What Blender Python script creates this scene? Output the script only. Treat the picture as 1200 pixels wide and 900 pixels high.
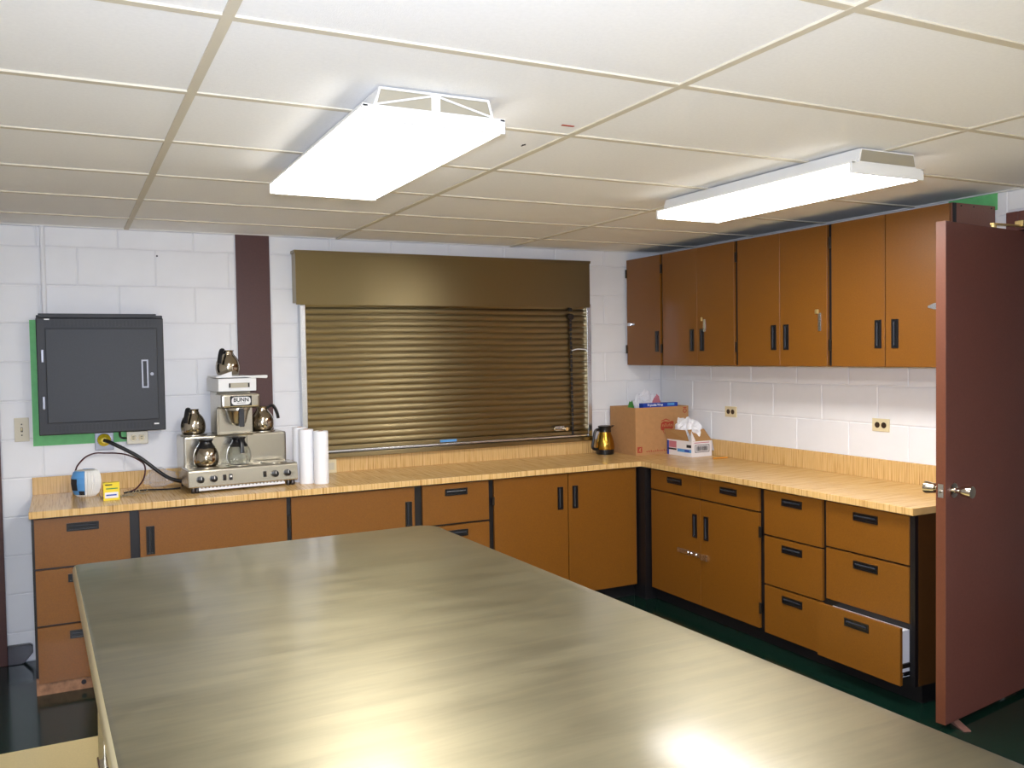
import bpy, bmesh, math, random
from mathutils import Vector, Matrix, noise

for o in list(bpy.data.objects):
    bpy.data.objects.remove(o, do_unlink=True)
S = bpy.context.scene
COL = S.collection
random.seed(7)

# ------------------------------------------------------------------ camera
CAM = Vector((-4.0444, -5.4831, 1.6421))
YAW, PITCH, ROLL, FPX = 0.4687, -0.0341, -0.0159, 1036.85
f = Vector((math.sin(YAW)*math.cos(PITCH), math.cos(YAW)*math.cos(PITCH), math.sin(PITCH)))
r = Vector((math.cos(YAW), -math.sin(YAW), 0))
u = r.cross(f)
r2 = r*math.cos(ROLL) + u*math.sin(ROLL)
u2 = -r*math.sin(ROLL) + u*math.cos(ROLL)
cd = bpy.data.cameras.new('camera'); cam = bpy.data.objects.new('camera', cd); COL.objects.link(cam)
cam.matrix_world = Matrix(((r2.x, u2.x, -f.x, CAM.x), (r2.y, u2.y, -f.y, CAM.y), (r2.z, u2.z, -f.z, CAM.z), (0, 0, 0, 1)))
cd.sensor_width = 36; cd.lens = 36*FPX/1200; cd.clip_start = .05
S.camera = cam

# ------------------------------------------------------------------ world, exposure, flash
w = bpy.data.worlds.new('world'); S.world = w; w.use_nodes = True
w.node_tree.nodes['Background'].inputs[0].default_value = (.8, .85, 1, 1)
w.node_tree.nodes['Background'].inputs[1].default_value = .15
S.view_settings.view_transform = 'Standard'; S.view_settings.look = 'None'
S.view_settings.gamma = 1; S.view_settings.use_curve_mapping = False
S.view_settings.exposure = 0.45
LENS_STRENGTH = 18.0
LENS_COLOR = (1.0, .975, .95)
# the photographer's flash on top of the camera
FLASH_POS = CAM + Vector((0.0, .03, .09))
fl = bpy.data.lights.new('camera_flash', 'SPOT'); fl.energy = 255.0; fl.color = (.88, .98, 1.22); fl.shadow_soft_size = .05
fl.spot_size = math.radians(128); fl.spot_blend = 1.0
flo = bpy.data.objects.new('camera_flash', fl); COL.objects.link(flo); flo.location = FLASH_POS
flo.rotation_euler = (f + Vector((-.05, 0, -.12))).to_track_quat('-Z', 'Y').to_euler()

# ------------------------------------------------------------------ materials
def lin(c):
    return tuple(((v/255)/12.92 if v/255 <= .04045 else ((v/255+.055)/1.055)**2.4) for v in c)
def mat(name, rgb, rough=.5, metal=0.0, spec=.5, noise_amt=0, noise_scale=60, bump=0, bump_scale=200, emit=None, estr=0, alpha=1, trans=0, coat=0):
    m = bpy.data.materials.new(name); m.use_nodes = True
    nt = m.node_tree; b = nt.nodes['Principled BSDF']
    c = lin(rgb)
    b.inputs['Base Color'].default_value = (*c, 1)
    b.inputs['Roughness'].default_value = rough; b.inputs['Metallic'].default_value = metal
    b.inputs['Specular IOR Level'].default_value = spec
    b.inputs['Alpha'].default_value = alpha
    b.inputs['Transmission Weight'].default_value = trans
    b.inputs['Coat Weight'].default_value = coat
    if emit:
        b.inputs['Emission Color'].default_value = (*emit, 1); b.inputs['Emission Strength'].default_value = estr
    if noise_amt or bump:
        tc = nt.nodes.new('ShaderNodeTexCoord')
    if noise_amt:
        n = nt.nodes.new('ShaderNodeTexNoise'); n.inputs['Scale'].default_value = noise_scale; n.inputs['Detail'].default_value = 3
        nt.links.new(tc.outputs['Object'], n.inputs['Vector'])
        rp = nt.nodes.new('ShaderNodeValToRGB')
        rp.color_ramp.elements[0].position = .3; rp.color_ramp.elements[1].position = .7
        rp.color_ramp.elements[0].color = (*[v*(1-noise_amt) for v in c], 1)
        rp.color_ramp.elements[1].color = (*[min(1, v*(1+noise_amt)) for v in c], 1)
        nt.links.new(n.outputs['Fac'], rp.inputs['Fac']); nt.links.new(rp.outputs['Color'], b.inputs['Base Color'])
    if bump:
        n2 = nt.nodes.new('ShaderNodeTexNoise'); n2.inputs['Scale'].default_value = bump_scale; n2.inputs['Detail'].default_value = 4
        nt.links.new(tc.outputs['Object'], n2.inputs['Vector'])
        bp = nt.nodes.new('ShaderNodeBump'); bp.inputs['Strength'].default_value = bump; bp.inputs['Distance'].default_value = .002
        nt.links.new(n2.outputs['Fac'], bp.inputs['Height']); nt.links.new(bp.outputs['Normal'], b.inputs['Normal'])
    return m

def grain_mat(name, stretch):
    """light wood-strip laminate: fine streaks; stretch = mapping scale per axis"""
    m = bpy.data.materials.new(name); m.use_nodes = True; nt = m.node_tree; b = nt.nodes['Principled BSDF']
    tc = nt.nodes.new('ShaderNodeTexCoord'); mp = nt.nodes.new('ShaderNodeMapping'); mp.inputs['Scale'].default_value = stretch
    nt.links.new(tc.outputs['Object'], mp.inputs['Vector'])
    n = nt.nodes.new('ShaderNodeTexNoise'); n.inputs['Scale'].default_value = 1; n.inputs['Detail'].default_value = 3; n.inputs['Roughness'].default_value = .6
    nt.links.new(mp.outputs['Vector'], n.inputs['Vector'])
    rp = nt.nodes.new('ShaderNodeValToRGB'); e = rp.color_ramp.elements
    e[0].position = .30; e[0].color = (*lin((170, 124, 68)), 1)
    e[1].position = .72; e[1].color = (*lin((230, 196, 142)), 1)
    k = rp.color_ramp.elements.new(.46); k.color = (*lin((214, 174, 110)), 1)
    nt.links.new(n.outputs['Fac'], rp.inputs['Fac']); nt.links.new(rp.outputs['Color'], b.inputs['Base Color'])
    b.inputs['Roughness'].default_value = .24; b.inputs['Specular IOR Level'].default_value = .35
    return m

def steel_mat(name, rgb, rough, stretch, var=.08, bump=.02, smudge=.1, aniso=0, tangent=(0, 1, 0), coat=0, streak=0):
    m = bpy.data.materials.new(name); m.use_nodes = True; nt = m.node_tree; b = nt.nodes['Principled BSDF']
    b.inputs['Base Color'].default_value = (*lin(rgb), 1); b.inputs['Metallic'].default_value = 1
    tc = nt.nodes.new('ShaderNodeTexCoord'); mp = nt.nodes.new('ShaderNodeMapping'); mp.inputs['Scale'].default_value = stretch
    nt.links.new(tc.outputs['Object'], mp.inputs['Vector'])
    n = nt.nodes.new('ShaderNodeTexNoise'); n.inputs['Scale'].default_value = 1; n.inputs['Detail'].default_value = 5
    nt.links.new(mp.outputs['Vector'], n.inputs['Vector'])
    n2 = nt.nodes.new('ShaderNodeTexNoise'); n2.inputs['Scale'].default_value = 3.5; n2.inputs['Detail'].default_value = 6; n2.inputs['Distortion'].default_value = 1.2
    nt.links.new(tc.outputs['Object'], n2.inputs['Vector'])
    mx = nt.nodes.new('ShaderNodeMath'); mx.operation = 'MULTIPLY_ADD'; mx.inputs[1].default_value = var; mx.inputs[2].default_value = rough - var/2
    nt.links.new(n.outputs['Fac'], mx.inputs[0])
    m2 = nt.nodes.new('ShaderNodeMath'); m2.operation = 'MULTIPLY_ADD'; m2.inputs[1].default_value = smudge
    nt.links.new(n2.outputs['Fac'], m2.inputs[0]); nt.links.new(mx.outputs[0], m2.inputs[2])
    nt.links.new(m2.outputs[0], b.inputs['Roughness'])
    if streak:   # long wiping and wear streaks running slightly askew
        mp2 = nt.nodes.new('ShaderNodeMapping'); mp2.inputs['Scale'].default_value = (1.6, 13, 1); mp2.inputs['Rotation'].default_value = (0, 0, math.radians(-9))
        nt.links.new(tc.outputs['Object'], mp2.inputs['Vector'])
        n3 = nt.nodes.new('ShaderNodeTexNoise'); n3.inputs['Scale'].default_value = 1.5; n3.inputs['Detail'].default_value = 7; n3.inputs['Roughness'].default_value = .65; n3.inputs['Distortion'].default_value = .5
        nt.links.new(mp2.outputs['Vector'], n3.inputs['Vector'])
        rp = nt.nodes.new('ShaderNodeValToRGB'); e = rp.color_ramp.elements; c = lin(rgb)
        e[0].position = .38; e[0].color = (*[v*(1-streak*.6) for v in c], 1)
        e[1].position = .66; e[1].color = (*[min(1, v*(1+streak)) for v in c], 1)
        nt.links.new(n3.outputs['Fac'], rp.inputs['Fac']); nt.links.new(rp.outputs['Color'], b.inputs['Base Color'])
        m3 = nt.nodes.new('ShaderNodeMath'); m3.operation = 'MULTIPLY_ADD'; m3.inputs[1].default_value = .13; 
        nt.links.new(n3.outputs['Fac'], m3.inputs[0]); nt.links.new(m2.outputs[0], m3.inputs[2]); nt.links.new(m3.outputs[0], b.inputs['Roughness'])
    if coat:
        b.inputs['Coat Weight'].default_value = coat; b.inputs['Coat Roughness'].default_value = .16
    if aniso:
        b.inputs['Anisotropic'].default_value = aniso
        cx = nt.nodes.new('ShaderNodeCombineXYZ')
        for i in range(3): cx.inputs[i].default_value = tangent[i]
        nt.links.new(cx.outputs[0], b.inputs['Tangent'])
    if bump:
        bp = nt.nodes.new('ShaderNodeBump'); bp.inputs['Strength'].default_value = bump; bp.inputs['Distance'].default_value = .001
        nt.links.new(n.outputs['Fac'], bp.inputs['Height']); nt.links.new(bp.outputs['Normal'], b.inputs['Normal'])
    return m

M = dict(
    wall=mat('wall_paint', (236, 236, 237), .55, noise_amt=.015, noise_scale=8, bump=.15, bump_scale=180),
    mortar=mat('mortar_paint', (226, 226, 228), .6),
    green=mat('old_green_paint', (112, 196, 122), .6, noise_amt=.06, noise_scale=30),
    tile=mat('ceiling_tile', (244, 243, 241), .9, noise_amt=.02, noise_scale=90, bump=.35, bump_scale=260),
    tee=mat('ceiling_tee', (212, 203, 182), .55),
    floor=mat('green_floor', (13, 36, 28), .14, noise_amt=.15, noise_scale=25),
    cream=mat('cream_floor', (214, 196, 142), .3, noise_amt=.05, noise_scale=150),
    brown=mat('brown_laminate', (122, 75, 17), .38, noise_amt=.10, noise_scale=170),
    black=mat('black_laminate', (18, 16, 18), .4),
    plinth=mat('worn_plinth', (150, 108, 78), .7, noise_amt=.35, noise_scale=30),
    pull=mat('black_pull', (20, 20, 22), .28),
    pull_in=mat('pull_grip', (52, 54, 60), .25),
    maroon=mat('maroon_paint', (100, 58, 50), .45, noise_amt=.08, noise_scale=120),
    endpanel=mat('mauve_brown_laminate', (126, 86, 72), .45, noise_amt=.08, noise_scale=120),
    pillar=mat('pillar_paint', (78, 44, 38), .5, noise_amt=.08, noise_scale=120),
    brown_dark=mat('brown_laminate_darker', (74, 46, 18), .4, noise_amt=.1, noise_scale=170),  # darker brown than the fronts, used on the base end panel
    maroon_edge=mat('maroon_edge', (102, 55, 34), .45, noise_amt=.06, noise_scale=120),
    grain_back=grain_mat('laminate_back_run', (160, 4, 4)),
    grain_right=grain_mat('laminate_right_run', (4, 160, 4)),
    steel_table=steel_mat('table_steel', (138, 131, 106), .33, (3, 120, 3), .06, 0, .10, .3, coat=.55, streak=.13),
    edge_glint=mat('steel_edge_painted_glint', (214, 198, 152), .3, .25),  # pale cream: bright reflection on the rolled edge painted into its colour
    steel_shutter=steel_mat('shutter_steel', (146, 132, 100), .34, (2, 60, 60), .01, 0, .05, .75, (0, 0, 1)),
    steel=steel_mat('stainless', (198, 193, 180), .22, (4, 160, 160), .08, .01, .05),
    pot=mat('pot_steel', (176, 166, 150), .13, 1),
    alu=mat('aluminium', (214, 216, 220), .25, 1),
    chrome=mat('chrome', (226, 218, 204), .1, 1),
    gold=mat('gold_metal', (176, 138, 58), .25, 1),
    brass=mat('brass', (214, 190, 130), .35, .8),
    darkmetal=mat('dark_metal', (58, 52, 46), .35, .7),
    white=mat('white_plastic', (236, 236, 234), .4),
    whiteenam=mat('white_enamel', (240, 238, 232), .45),
    graymetal=mat('gray_endplate', (178, 170, 150), .4, .4),
    paper=mat('white_paper', (244, 244, 246), .85),
    ivory=mat('ivory_plastic', (222, 208, 168), .4),
    socket=mat('brown_socket', (52, 34, 20), .4),
    beige=mat('beige_plate', (204, 196, 172), .45),
    rack=mat('rack_black', (20, 20, 23), .5, noise_amt=.12, noise_scale=160, bump=.1),
    rackdoor=mat('rack_door', (32, 34, 38), .5, noise_amt=.15, noise_scale=160),
    rackdark=mat('rack_dark', (5, 5, 6), .5),
    rackgray=mat('rack_gray', (128, 128, 132), .35, .5),
    yellow=mat('yellow_plug', (224, 196, 40), .4),
    cable=mat('black_cable', (16, 16, 18), .4),
    redwire=mat('dark_red_wire', (70, 24, 30), .45),
    tanwire=mat('tan_wire', (150, 136, 108), .5),
    rubber=mat('black_rubber', (30, 24, 32), .22),
    card=mat('cardboard', (182, 136, 88), .85, noise_amt=.05, noise_scale=40),
    cardin=mat('cardboard_inner', (176, 134, 84), .9),
    redprint=mat('red_print', (168, 62, 40), .8),
    blue=mat('blue_print', (24, 66, 170), .4),
    ltblue=mat('light_blue_print', (92, 156, 214), .5),
    pink=mat('pink_print', (196, 120, 130), .6),
    ink=mat('black_ink', (40, 38, 40), .7),
    cardwhite=mat('white_carton', (236, 232, 232), .6),
    ybox=mat('yellow_carton', (240, 214, 40), .5),
    bag=mat('plastic_bag', (236, 236, 240), .35, alpha=.92),
    clear=mat('clear_plastic', (235, 238, 242), .12, alpha=.22),
    greenleaf=mat('green_wrap', (70, 140, 60), .5),
    pencil=mat('pencil_orange', (232, 152, 40), .5),
    glass=mat('clear_glass', (245, 248, 248), .02, trans=1),
    filt=mat('filter_paper', (238, 236, 230), .8),
    drawerwhite=mat('drawer_white', (226, 226, 232), .45),
    wedge=mat('rubber_wedge', (112, 76, 66), .7),
    lens_side=mat('lit_lens_side', (244, 238, 222), .4, emit=LENS_COLOR, estr=3.5),
    lens=mat('lit_lens', (255, 250, 240), .4, emit=LENS_COLOR, estr=LENS_STRENGTH),
)

# ------------------------------------------------------------------ mesh helpers
def root_of(o):
    while o.parent: o = o.parent
    return o
class MB:
    def __init__(s): s.v = []; s.f = []
    def add(s, vs, fs):
        n = len(s.v); s.v += [tuple(x) for x in vs]; s.f += [tuple(i+n for i in q) for q in fs]; return s
    def box(s, x0, x1, y0, y1, z0, z1):
        return s.add([(x0,y0,z0),(x1,y0,z0),(x1,y1,z0),(x0,y1,z0),(x0,y0,z1),(x1,y0,z1),(x1,y1,z1),(x0,y1,z1)],
                     [(0,3,2,1),(4,5,6,7),(0,1,5,4),(1,2,6,5),(2,3,7,6),(3,0,4,7)])
    def prism(s, poly, axis, a, b):
        """poly in the plane normal to axis (two remaining coordinates in order), extruded a..b"""
        def P(p, t):
            return (t, p[0], p[1]) if axis == 0 else ((p[0], t, p[1]) if axis == 1 else (p[0], p[1], t))
        n = len(poly)
        return s.add([P(p, a) for p in poly] + [P(p, b) for p in poly],
                     [tuple(range(n)), tuple(range(2*n-1, n-1, -1))] + [(i, (i+1) % n, (i+1) % n+n, i+n) for i in range(n)])
    def lathe(s, prof, c=(0, 0, 0), seg=28, axis=2, capb=True, capt=True):
        vs = []; fs = []; n = len(prof)
        for (rr, h) in prof:
            for k in range(seg):
                t = 2*math.pi*k/seg; a, b = rr*math.cos(t), rr*math.sin(t)
                p = (a, b, h) if axis == 2 else ((h, a, b) if axis == 0 else (a, h, b))
                vs.append((c[0]+p[0], c[1]+p[1], c[2]+p[2]))
        for i in range(n-1):
            for k in range(seg):
                fs.append((i*seg+k, i*seg+(k+1) % seg, (i+1)*seg+(k+1) % seg, (i+1)*seg+k))
        if capb: fs.append(tuple(range(seg-1, -1, -1)))
        if capt: fs.append(tuple((n-1)*seg+k for k in range(seg)))
        return s.add(vs, fs)
    def tube(s, pts, rad, seg=8):
        pts = [Vector(p) for p in pts]; n = len(pts); vs = []; fs = []; up = None
        for i, p in enumerate(pts):
            d = (pts[min(i+1, n-1)]-pts[max(i-1, 0)]).normalized()
            if up is None: up = d.orthogonal().normalized()
            up = (up - d*up.dot(d)).normalized(); sd = d.cross(up)
            rr = rad[i] if isinstance(rad, (list, tuple)) else rad
            for k in range(seg):
                t = 2*math.pi*k/seg; vs.append(p+(up*math.cos(t)+sd*math.sin(t))*rr)
        for i in range(n-1):
            for k in range(seg):
                fs.append((i*seg+k, i*seg+(k+1) % seg, (i+1)*seg+(k+1) % seg, (i+1)*seg+k))
        fs.append(tuple(range(seg-1, -1, -1))); fs.append(tuple((n-1)*seg+k for k in range(seg)))
        return s.add(vs, fs)
    def mesh(s, name, m, bev=0, seg=2, smooth=False):
        me = bpy.data.meshes.new(name); me.from_pydata(s.v, [], s.f)
        bm = bmesh.new(); bm.from_mesh(me)
        bmesh.ops.recalc_face_normals(bm, faces=bm.faces)
        if bev:
            es = [e for e in bm.edges if len(e.link_faces) == 2 and e.calc_face_angle(0) > .5]
            bmesh.ops.bevel(bm, geom=es, offset=bev, segments=seg, profile=.5, affect='EDGES', clamp_overlap=True)
        if smooth:
            for q in bm.faces: q.smooth = True
        bm.to_mesh(me); bm.free()
        if m: me.materials.append(M[m])
        if smooth:
            me.set_sharp_from_angle(angle=.7)
        return me
    def build(s, name, m, parent=None, bev=0, seg=2, smooth=False, world=True):
        if parent is not None and world:
            L = root_of(parent).location
            s.v = [(a[0]-L.x, a[1]-L.y, a[2]-L.z) for a in s.v]
        o = bpy.data.objects.new(name, s.mesh(name, m, bev, seg, smooth)); COL.objects.link(o)
        o.parent = parent
        return o
def smooth_path(pts, n=8):
    P = [Vector(p) for p in pts]; P = [P[0]*2-P[1]]+P+[P[-1]*2-P[-2]]; out = []
    for i in range(1, len(P)-2):
        for k in range(n):
            t = k/n; a, b, c, d = P[i-1], P[i], P[i+1], P[i+2]
            out.append(.5*((2*b)+(c-a)*t+(2*a-5*b+4*c-d)*t*t+(-a+3*b-3*c+d)*t**3))
    out.append(P[-2]); return out
def tag(o, label, cat, group=None):
    o['label'] = label; o['category'] = cat
    if group: o['group'] = group
    return o
def thing(name, label, cat, loc=(0, 0, 0), rz=0, group=None):
    o = bpy.data.objects.new(name, None); COL.objects.link(o); o.location = loc; o.rotation_euler = (0, 0, rz)
    o.empty_display_size = .1
    return tag(o, label, cat, group)
def struct(o, label=None):
    o['kind'] = 'structure'
    if label: o['label'] = label
    return o
def link(name, me, parent, loc=(0, 0, 0), rot=(0, 0, 0)):
    o = bpy.data.objects.new(name, me); COL.objects.link(o); o.parent = parent; o.location = loc; o.rotation_euler = rot; return o
def text_mesh(txt, size, m, depth=.0006, bold=0.0, shear=0.0):
    c = bpy.data.curves.new('lettering', 'FONT'); c.body = txt; c.size = size; c.extrude = depth; c.align_x = 'CENTER'; c.align_y = 'CENTER'
    c.offset = bold; c.shear = shear
    o = bpy.data.objects.new('lettering_tmp', c); COL.objects.link(o)
    dg = bpy.context.evaluated_depsgraph_get(); dg.update()
    me = bpy.data.meshes.new_from_object(o.evaluated_get(dg)); me.name = 'lettering'
    bpy.data.objects.remove(o, do_unlink=True)
    me.materials.clear(); me.materials.append(M[m]); return me

H = 2.381          # ceiling height
XL, YF = -5.75, -7.75
ZC = .914
# ------------------------------------------------------------------ floor
fl_ = struct(MB().box(XL, 1.6, YF, .1, -.1, 0).build('floor', 'floor'), 'dark green polished floor with a cream field in the middle')
MB().box(XL+.6, -1.28, YF+.6, -1.25, 0, .0015).build('cream_field', 'cream', fl_)

# ------------------------------------------------------------------ walls of painted concrete block
def split(rect, holes):
    out = [rect]
    for h in holes:
        nx = []
        for (a, b, c, d) in out:
            if h[0] >= b or h[1] <= a or h[2] >= d or h[3] <= c: nx.append((a, b, c, d)); continue
            A, B = max(a, h[0]), min(b, h[1])
            if h[0] > a: nx.append((a, h[0], c, d))
            if h[1] < b: nx.append((h[1], b, c, d))
            if h[2] > c: nx.append((A, B, c, h[2]))
            if h[3] < d: nx.append((A, B, h[3], d))
        out = nx
    return [q for q in out if q[1]-q[0] > .02 and q[3]-q[2] > .015]
BLK = {}
def block_mesh(w_, h_):
    k = (round(w_, 3), round(h_, 3))
    if k not in BLK:
        g, e, d = .0022, .004, .0035      # joint half-width, chamfer, relief
        x0, x1, z0, z1 = g, w_-g, g, h_-g
        mb = MB().add([(x0, d, z0), (x1, d, z0), (x1, d, z1), (x0, d, z1), (x0+e, 0, z0+e), (x1-e, 0, z0+e), (x1-e, 0, z1-e), (x0+e, 0, z1-e)],
                      [(4, 5, 6, 7), (0, 1, 5, 4), (1, 2, 6, 5), (2, 3, 7, 6), (3, 0, 4, 7)])
        me = bpy.data.meshes.new('block'); me.from_pydata(mb.v, [], mb.f); me.materials.append(M['wall']); BLK[k] = me
    return BLK[k]
Z0, PZ, PX = .168-.2102, .2102, .406
wb = struct(MB().box(XL-.1, .15, .0035, .15, 0, H+.1).build('wall_back', 'mortar'), 'white painted block wall behind the counter')
holes = [(-3.112, -2.905, 0, 3), (-2.70, -.70, 0, 1.99), (-4.20, .1, 0, .93), (-2.74, -.70, 1.03, 2.24), (-5.43, -4.36, 0, 2.2)]
for k in range(0, 12):
    z0 = max(0, Z0+PZ*k); z1 = min(H, Z0+PZ*(k+1))
    ph = -3.961 if k % 2 == 0 else -3.752
    n0 = math.floor((XL-ph)/PX); x = ph+n0*PX
    while x < 0:
        for (a, b, c, d) in split((max(x, XL), min(x+PX, 0), z0, z1), holes):
            link('block', block_mesh(b-a, d-c), wb, (a, 0, c))
        x += PX
# patches of old paint, nail hole
MB().box(-4.204, -3.70, -.0012, .002, 1.178, 1.868).build('paint_patch', 'green', wb)
MB().lathe([(.005, -.002), (.005, .002)], (-3.546, 0, 2.237), 10, axis=1).build('nail_hole', 'ink', wb)
# right wall, x = 0, with the doorway
wr = struct(MB().box(.0035, .15, -2.83, .0, 0, H+.1).box(.0035, .15, YF, -3.66, 0, H+.1).box(.0035, .15, -3.66, -2.83, 2.2, H+.1).build('wall_right', 'mortar'), 'white painted block wall on the right of the counter')
holes = [(0.0, 2.74, 0, .93), (.0, 2.70, 1.56, 2.31), (2.765, 3.73, 0, 2.285)]
for k in range(0, 12):
    z0 = max(0, Z0+PZ*k); z1 = min(H, Z0+PZ*(k+1))
    ph = .383-PX if k % 2 == 0 else .383-PX/2-PX
    x = ph
    while x < -YF:
        for (a, b, c, d) in split((max(x, 0), min(x+PX, -YF), z0, z1), holes):
            link('block', block_mesh(b-a, d-c), wr, (0, -a, c), (0, 0, -math.pi/2))
        x += PX
MB().box(-.0012, .002, -2.715, -2.45, 2.30, H).build('paint_patch', 'green', wr)
struct(MB().box(XL-.15, XL, YF, .15, 0, H+.1).build('wall_left', 'wall'), 'white painted wall on the left')
struct(MB().box(XL-.15, .15, YF-.15, YF, 0, H+.1).build('wall_front', 'wall'), 'white painted wall behind the photographer')
# hallway beyond the open door
struct(MB().box(1.5, 1.6, -4.6, -2.0, 0, H).box(.15, 1.5, -2.1, -2.0, 0, H).box(.15, 1.5, -4.6, -4.5, 0, H).box(.15, 1.6, -4.6, -2.0, H, H+.1).build('wall_hallway', 'wall'), 'plain wall of the hallway beyond the open door')

# ------------------------------------------------------------------ suspended ceiling
ceil = struct(MB().box(XL-.15, .15, YF-.15, .15, H+.03, H+.12).build('ceiling', 'mortar'), 'suspended ceiling of white tiles in a beige grid')
TX = [XL] + [-3.705+1.2192*i for i in range(-1, 3)] + [0]
TY = [0] + [-.425-.6096*i for i in range(0, 12)] + [YF]
TX = sorted(set(round(t, 4) for t in TX)); TY = sorted(set(round(t, 4) for t in TY if t >= YF))
TM = {}
for i in range(len(TX)-1):
    for j in range(len(TY)-1):
        a, b, c, d = TX[i], TX[i+1], TY[j], TY[j+1]
        k = (round(b-a, 3), round(d-c, 3))
        if k not in TM:
            mb = MB().box(.008, k[0]-.008, .008, k[1]-.008, 0, .02); TM[k] = mb.mesh('ceiling_tile', 'tile')
        link('ceiling_tile', TM[k], ceil, (a, c, H+.003+random.uniform(0, .002)))
for x in TX[1:-1]:
    MB().box(x-.0125, x+.0125, YF, 0, H-.002, H+.028).build('main_tee', 'tee', ceil)
for i in range(len(TX)-1):
    for y in TY[1:-1]:
        MB().box(TX[i]+.0125, TX[i+1]-.0125, y-.0125, y+.0125, H-.001, H+.028).build('cross_tee', 'tee', ceil)
MB().box(XL, 0, -.022, 0, H-.001, H+.003).build('wall_angle', 'whiteenam', ceil)
MB().box(-.022, 0, YF, -.022, H-.001, H+.003).build('wall_angle', 'whiteenam', ceil)
MB().box(-2.575, -2.53, -2.975, -2.965, H+.0012, H+.004).build('red_mark', 'redprint', ceil)
MB().box(-2.568, -2.556, -2.68, -2.676, H+.0012, H+.004).box(-2.564, -2.56, -2.69, -2.66, H+.0012, H+.004).build('scuff', 'ink', ceil)

# ------------------------------------------------------------------ brown pillar, frames, doors, cove base
struct(MB().box(-3.108, -2.909, -.006, .02, 0.93, H).build('trim_1', 'pillar', bev=.002), 'maroon painted steel pillar set in the white block wall')
struct(MB().box(-4.42, -4.36, -.03, .05, 0, 2.2).box(-5.43, -5.37, -.03, .05, 0, 2.2).box(-5.43, -4.36, -.03, .05, 2.14, 2.2).build('trim_2', 'pillar', bev=.003), 'maroon door frame beside the drawers, left of the counter')
d2 = struct(MB().box(-5.37, -4.42, -.005, .04, 0.01, 2.14).build('door_2', 'maroon', bev=.002), 'closed maroon door left of the counter')
MB().lathe([(.012, -.05), (.012, -.04), (.028, -.035), (.026, -.07), (.018, -.076)], (-4.5, -.0, .98), 16, axis=1).build('door_knob', 'chrome', d2, smooth=True)
# cove base at the foot of the block wall, end cut at a slant
struct(MB().prism([(-4.36, 0.0), (-4.285, 0.0), (-4.238, .055), (-4.238, .095), (-4.252, .105), (-4.36, .105)], 1, -.035, -.002).build('baseboard_back', 'rubber', bev=.004), 'shiny black rubber cove base beside the door frame')
# right doorway frame
struct(MB().box(-.02, .17, -2.83, -2.77, 0, 2.275).box(-.02, .17, -3.72, -3.66, 0, 2.275).box(-.02, .17, -3.66, -2.83, 2.185, 2.275).build('trim_3', 'maroon', bev=.003), 'maroon steel frame around the open doorway on the right')
# open door leaf: hinge at (0.02,-2.845), latch edge at (-.745,-2.965)
hx, hy = -.005, -2.853
ang = math.atan2(-2.957-hy, -.724-hx)
d1 = bpy.data.objects.new('door_1', None); COL.objects.link(d1); d1.location = (hx, hy, 0); d1.rotation_euler = (0, 0, ang)
struct(d1, 'maroon door standing open in front of the cabinets'); DW = .728
MB().box(.0, DW-.002, -.022, .022, .022, 2.172).build('leaf', 'maroon', d1, bev=.002, world=False)
MB().box(DW-.002, DW, -.021, .021, .022, 2.172).build('latch_edge', 'maroon_edge', d1, world=False)
MB().box(DW, DW+.0015, -.012, .012, 1.0, 1.058).build('latch_plate', 'chrome', d1, bev=.0005, world=False)
MB().lathe([(.007, 0), (.007, .006), (.003, .012)], (DW+.0015, 0, 1.028), 12, axis=0).build('latch_bolt', 'chrome', d1, world=False)
for s in (-1, 1):
    prof = [(.032, s*.022), (.032, s*.026), (.013, s*.03), (.012, s*.052), (.021, s*.058), (.027, s*.098), (.026, s*.104), (.02, s*.105)]
    MB().lathe(prof, (DW-.062, 0, 1.028), 24, axis=1).build('door_knob', 'chrome', d1, smooth=True, world=False)
for z in (.25, 1.1, 1.95):
    MB().lathe([(.008, z-.05), (.008, z+.05)], (-.006, .028, 0), 10).build('hinge', 'darkmetal', d1, world=False)
# closer arm above the door
cl = thing('door_closer_arm', 'thin brass closer arm running above the open maroon door', 'door closer', (-.1, -2.85, 2.2))
MB().box(-.255, -.02, -2.872, -2.852, 2.196, 2.203).build('arm', 'brass', cl)
MB().lathe([(.012, 2.173), (.012, 2.196)], (-.243, -2.862, 0), 12).build('pivot', 'brass', cl)
MB().box(-.06, -.02, -2.88, -2.84, 2.196, 2.225).build('bracket', 'brass', cl, bev=.003)
wd = MB().prism([(0, 0), (.10, 0), (.10, .02), (0, .005)], 1, -.017, .017).build('door_wedge', 'wedge', None, bev=.002)
wd.location = (-.655, -3.035, 0); wd.rotation_euler = (0, 0, math.radians(70)); tag(wd, 'pinkish rubber wedge under the open maroon door', 'door wedge')

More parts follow.
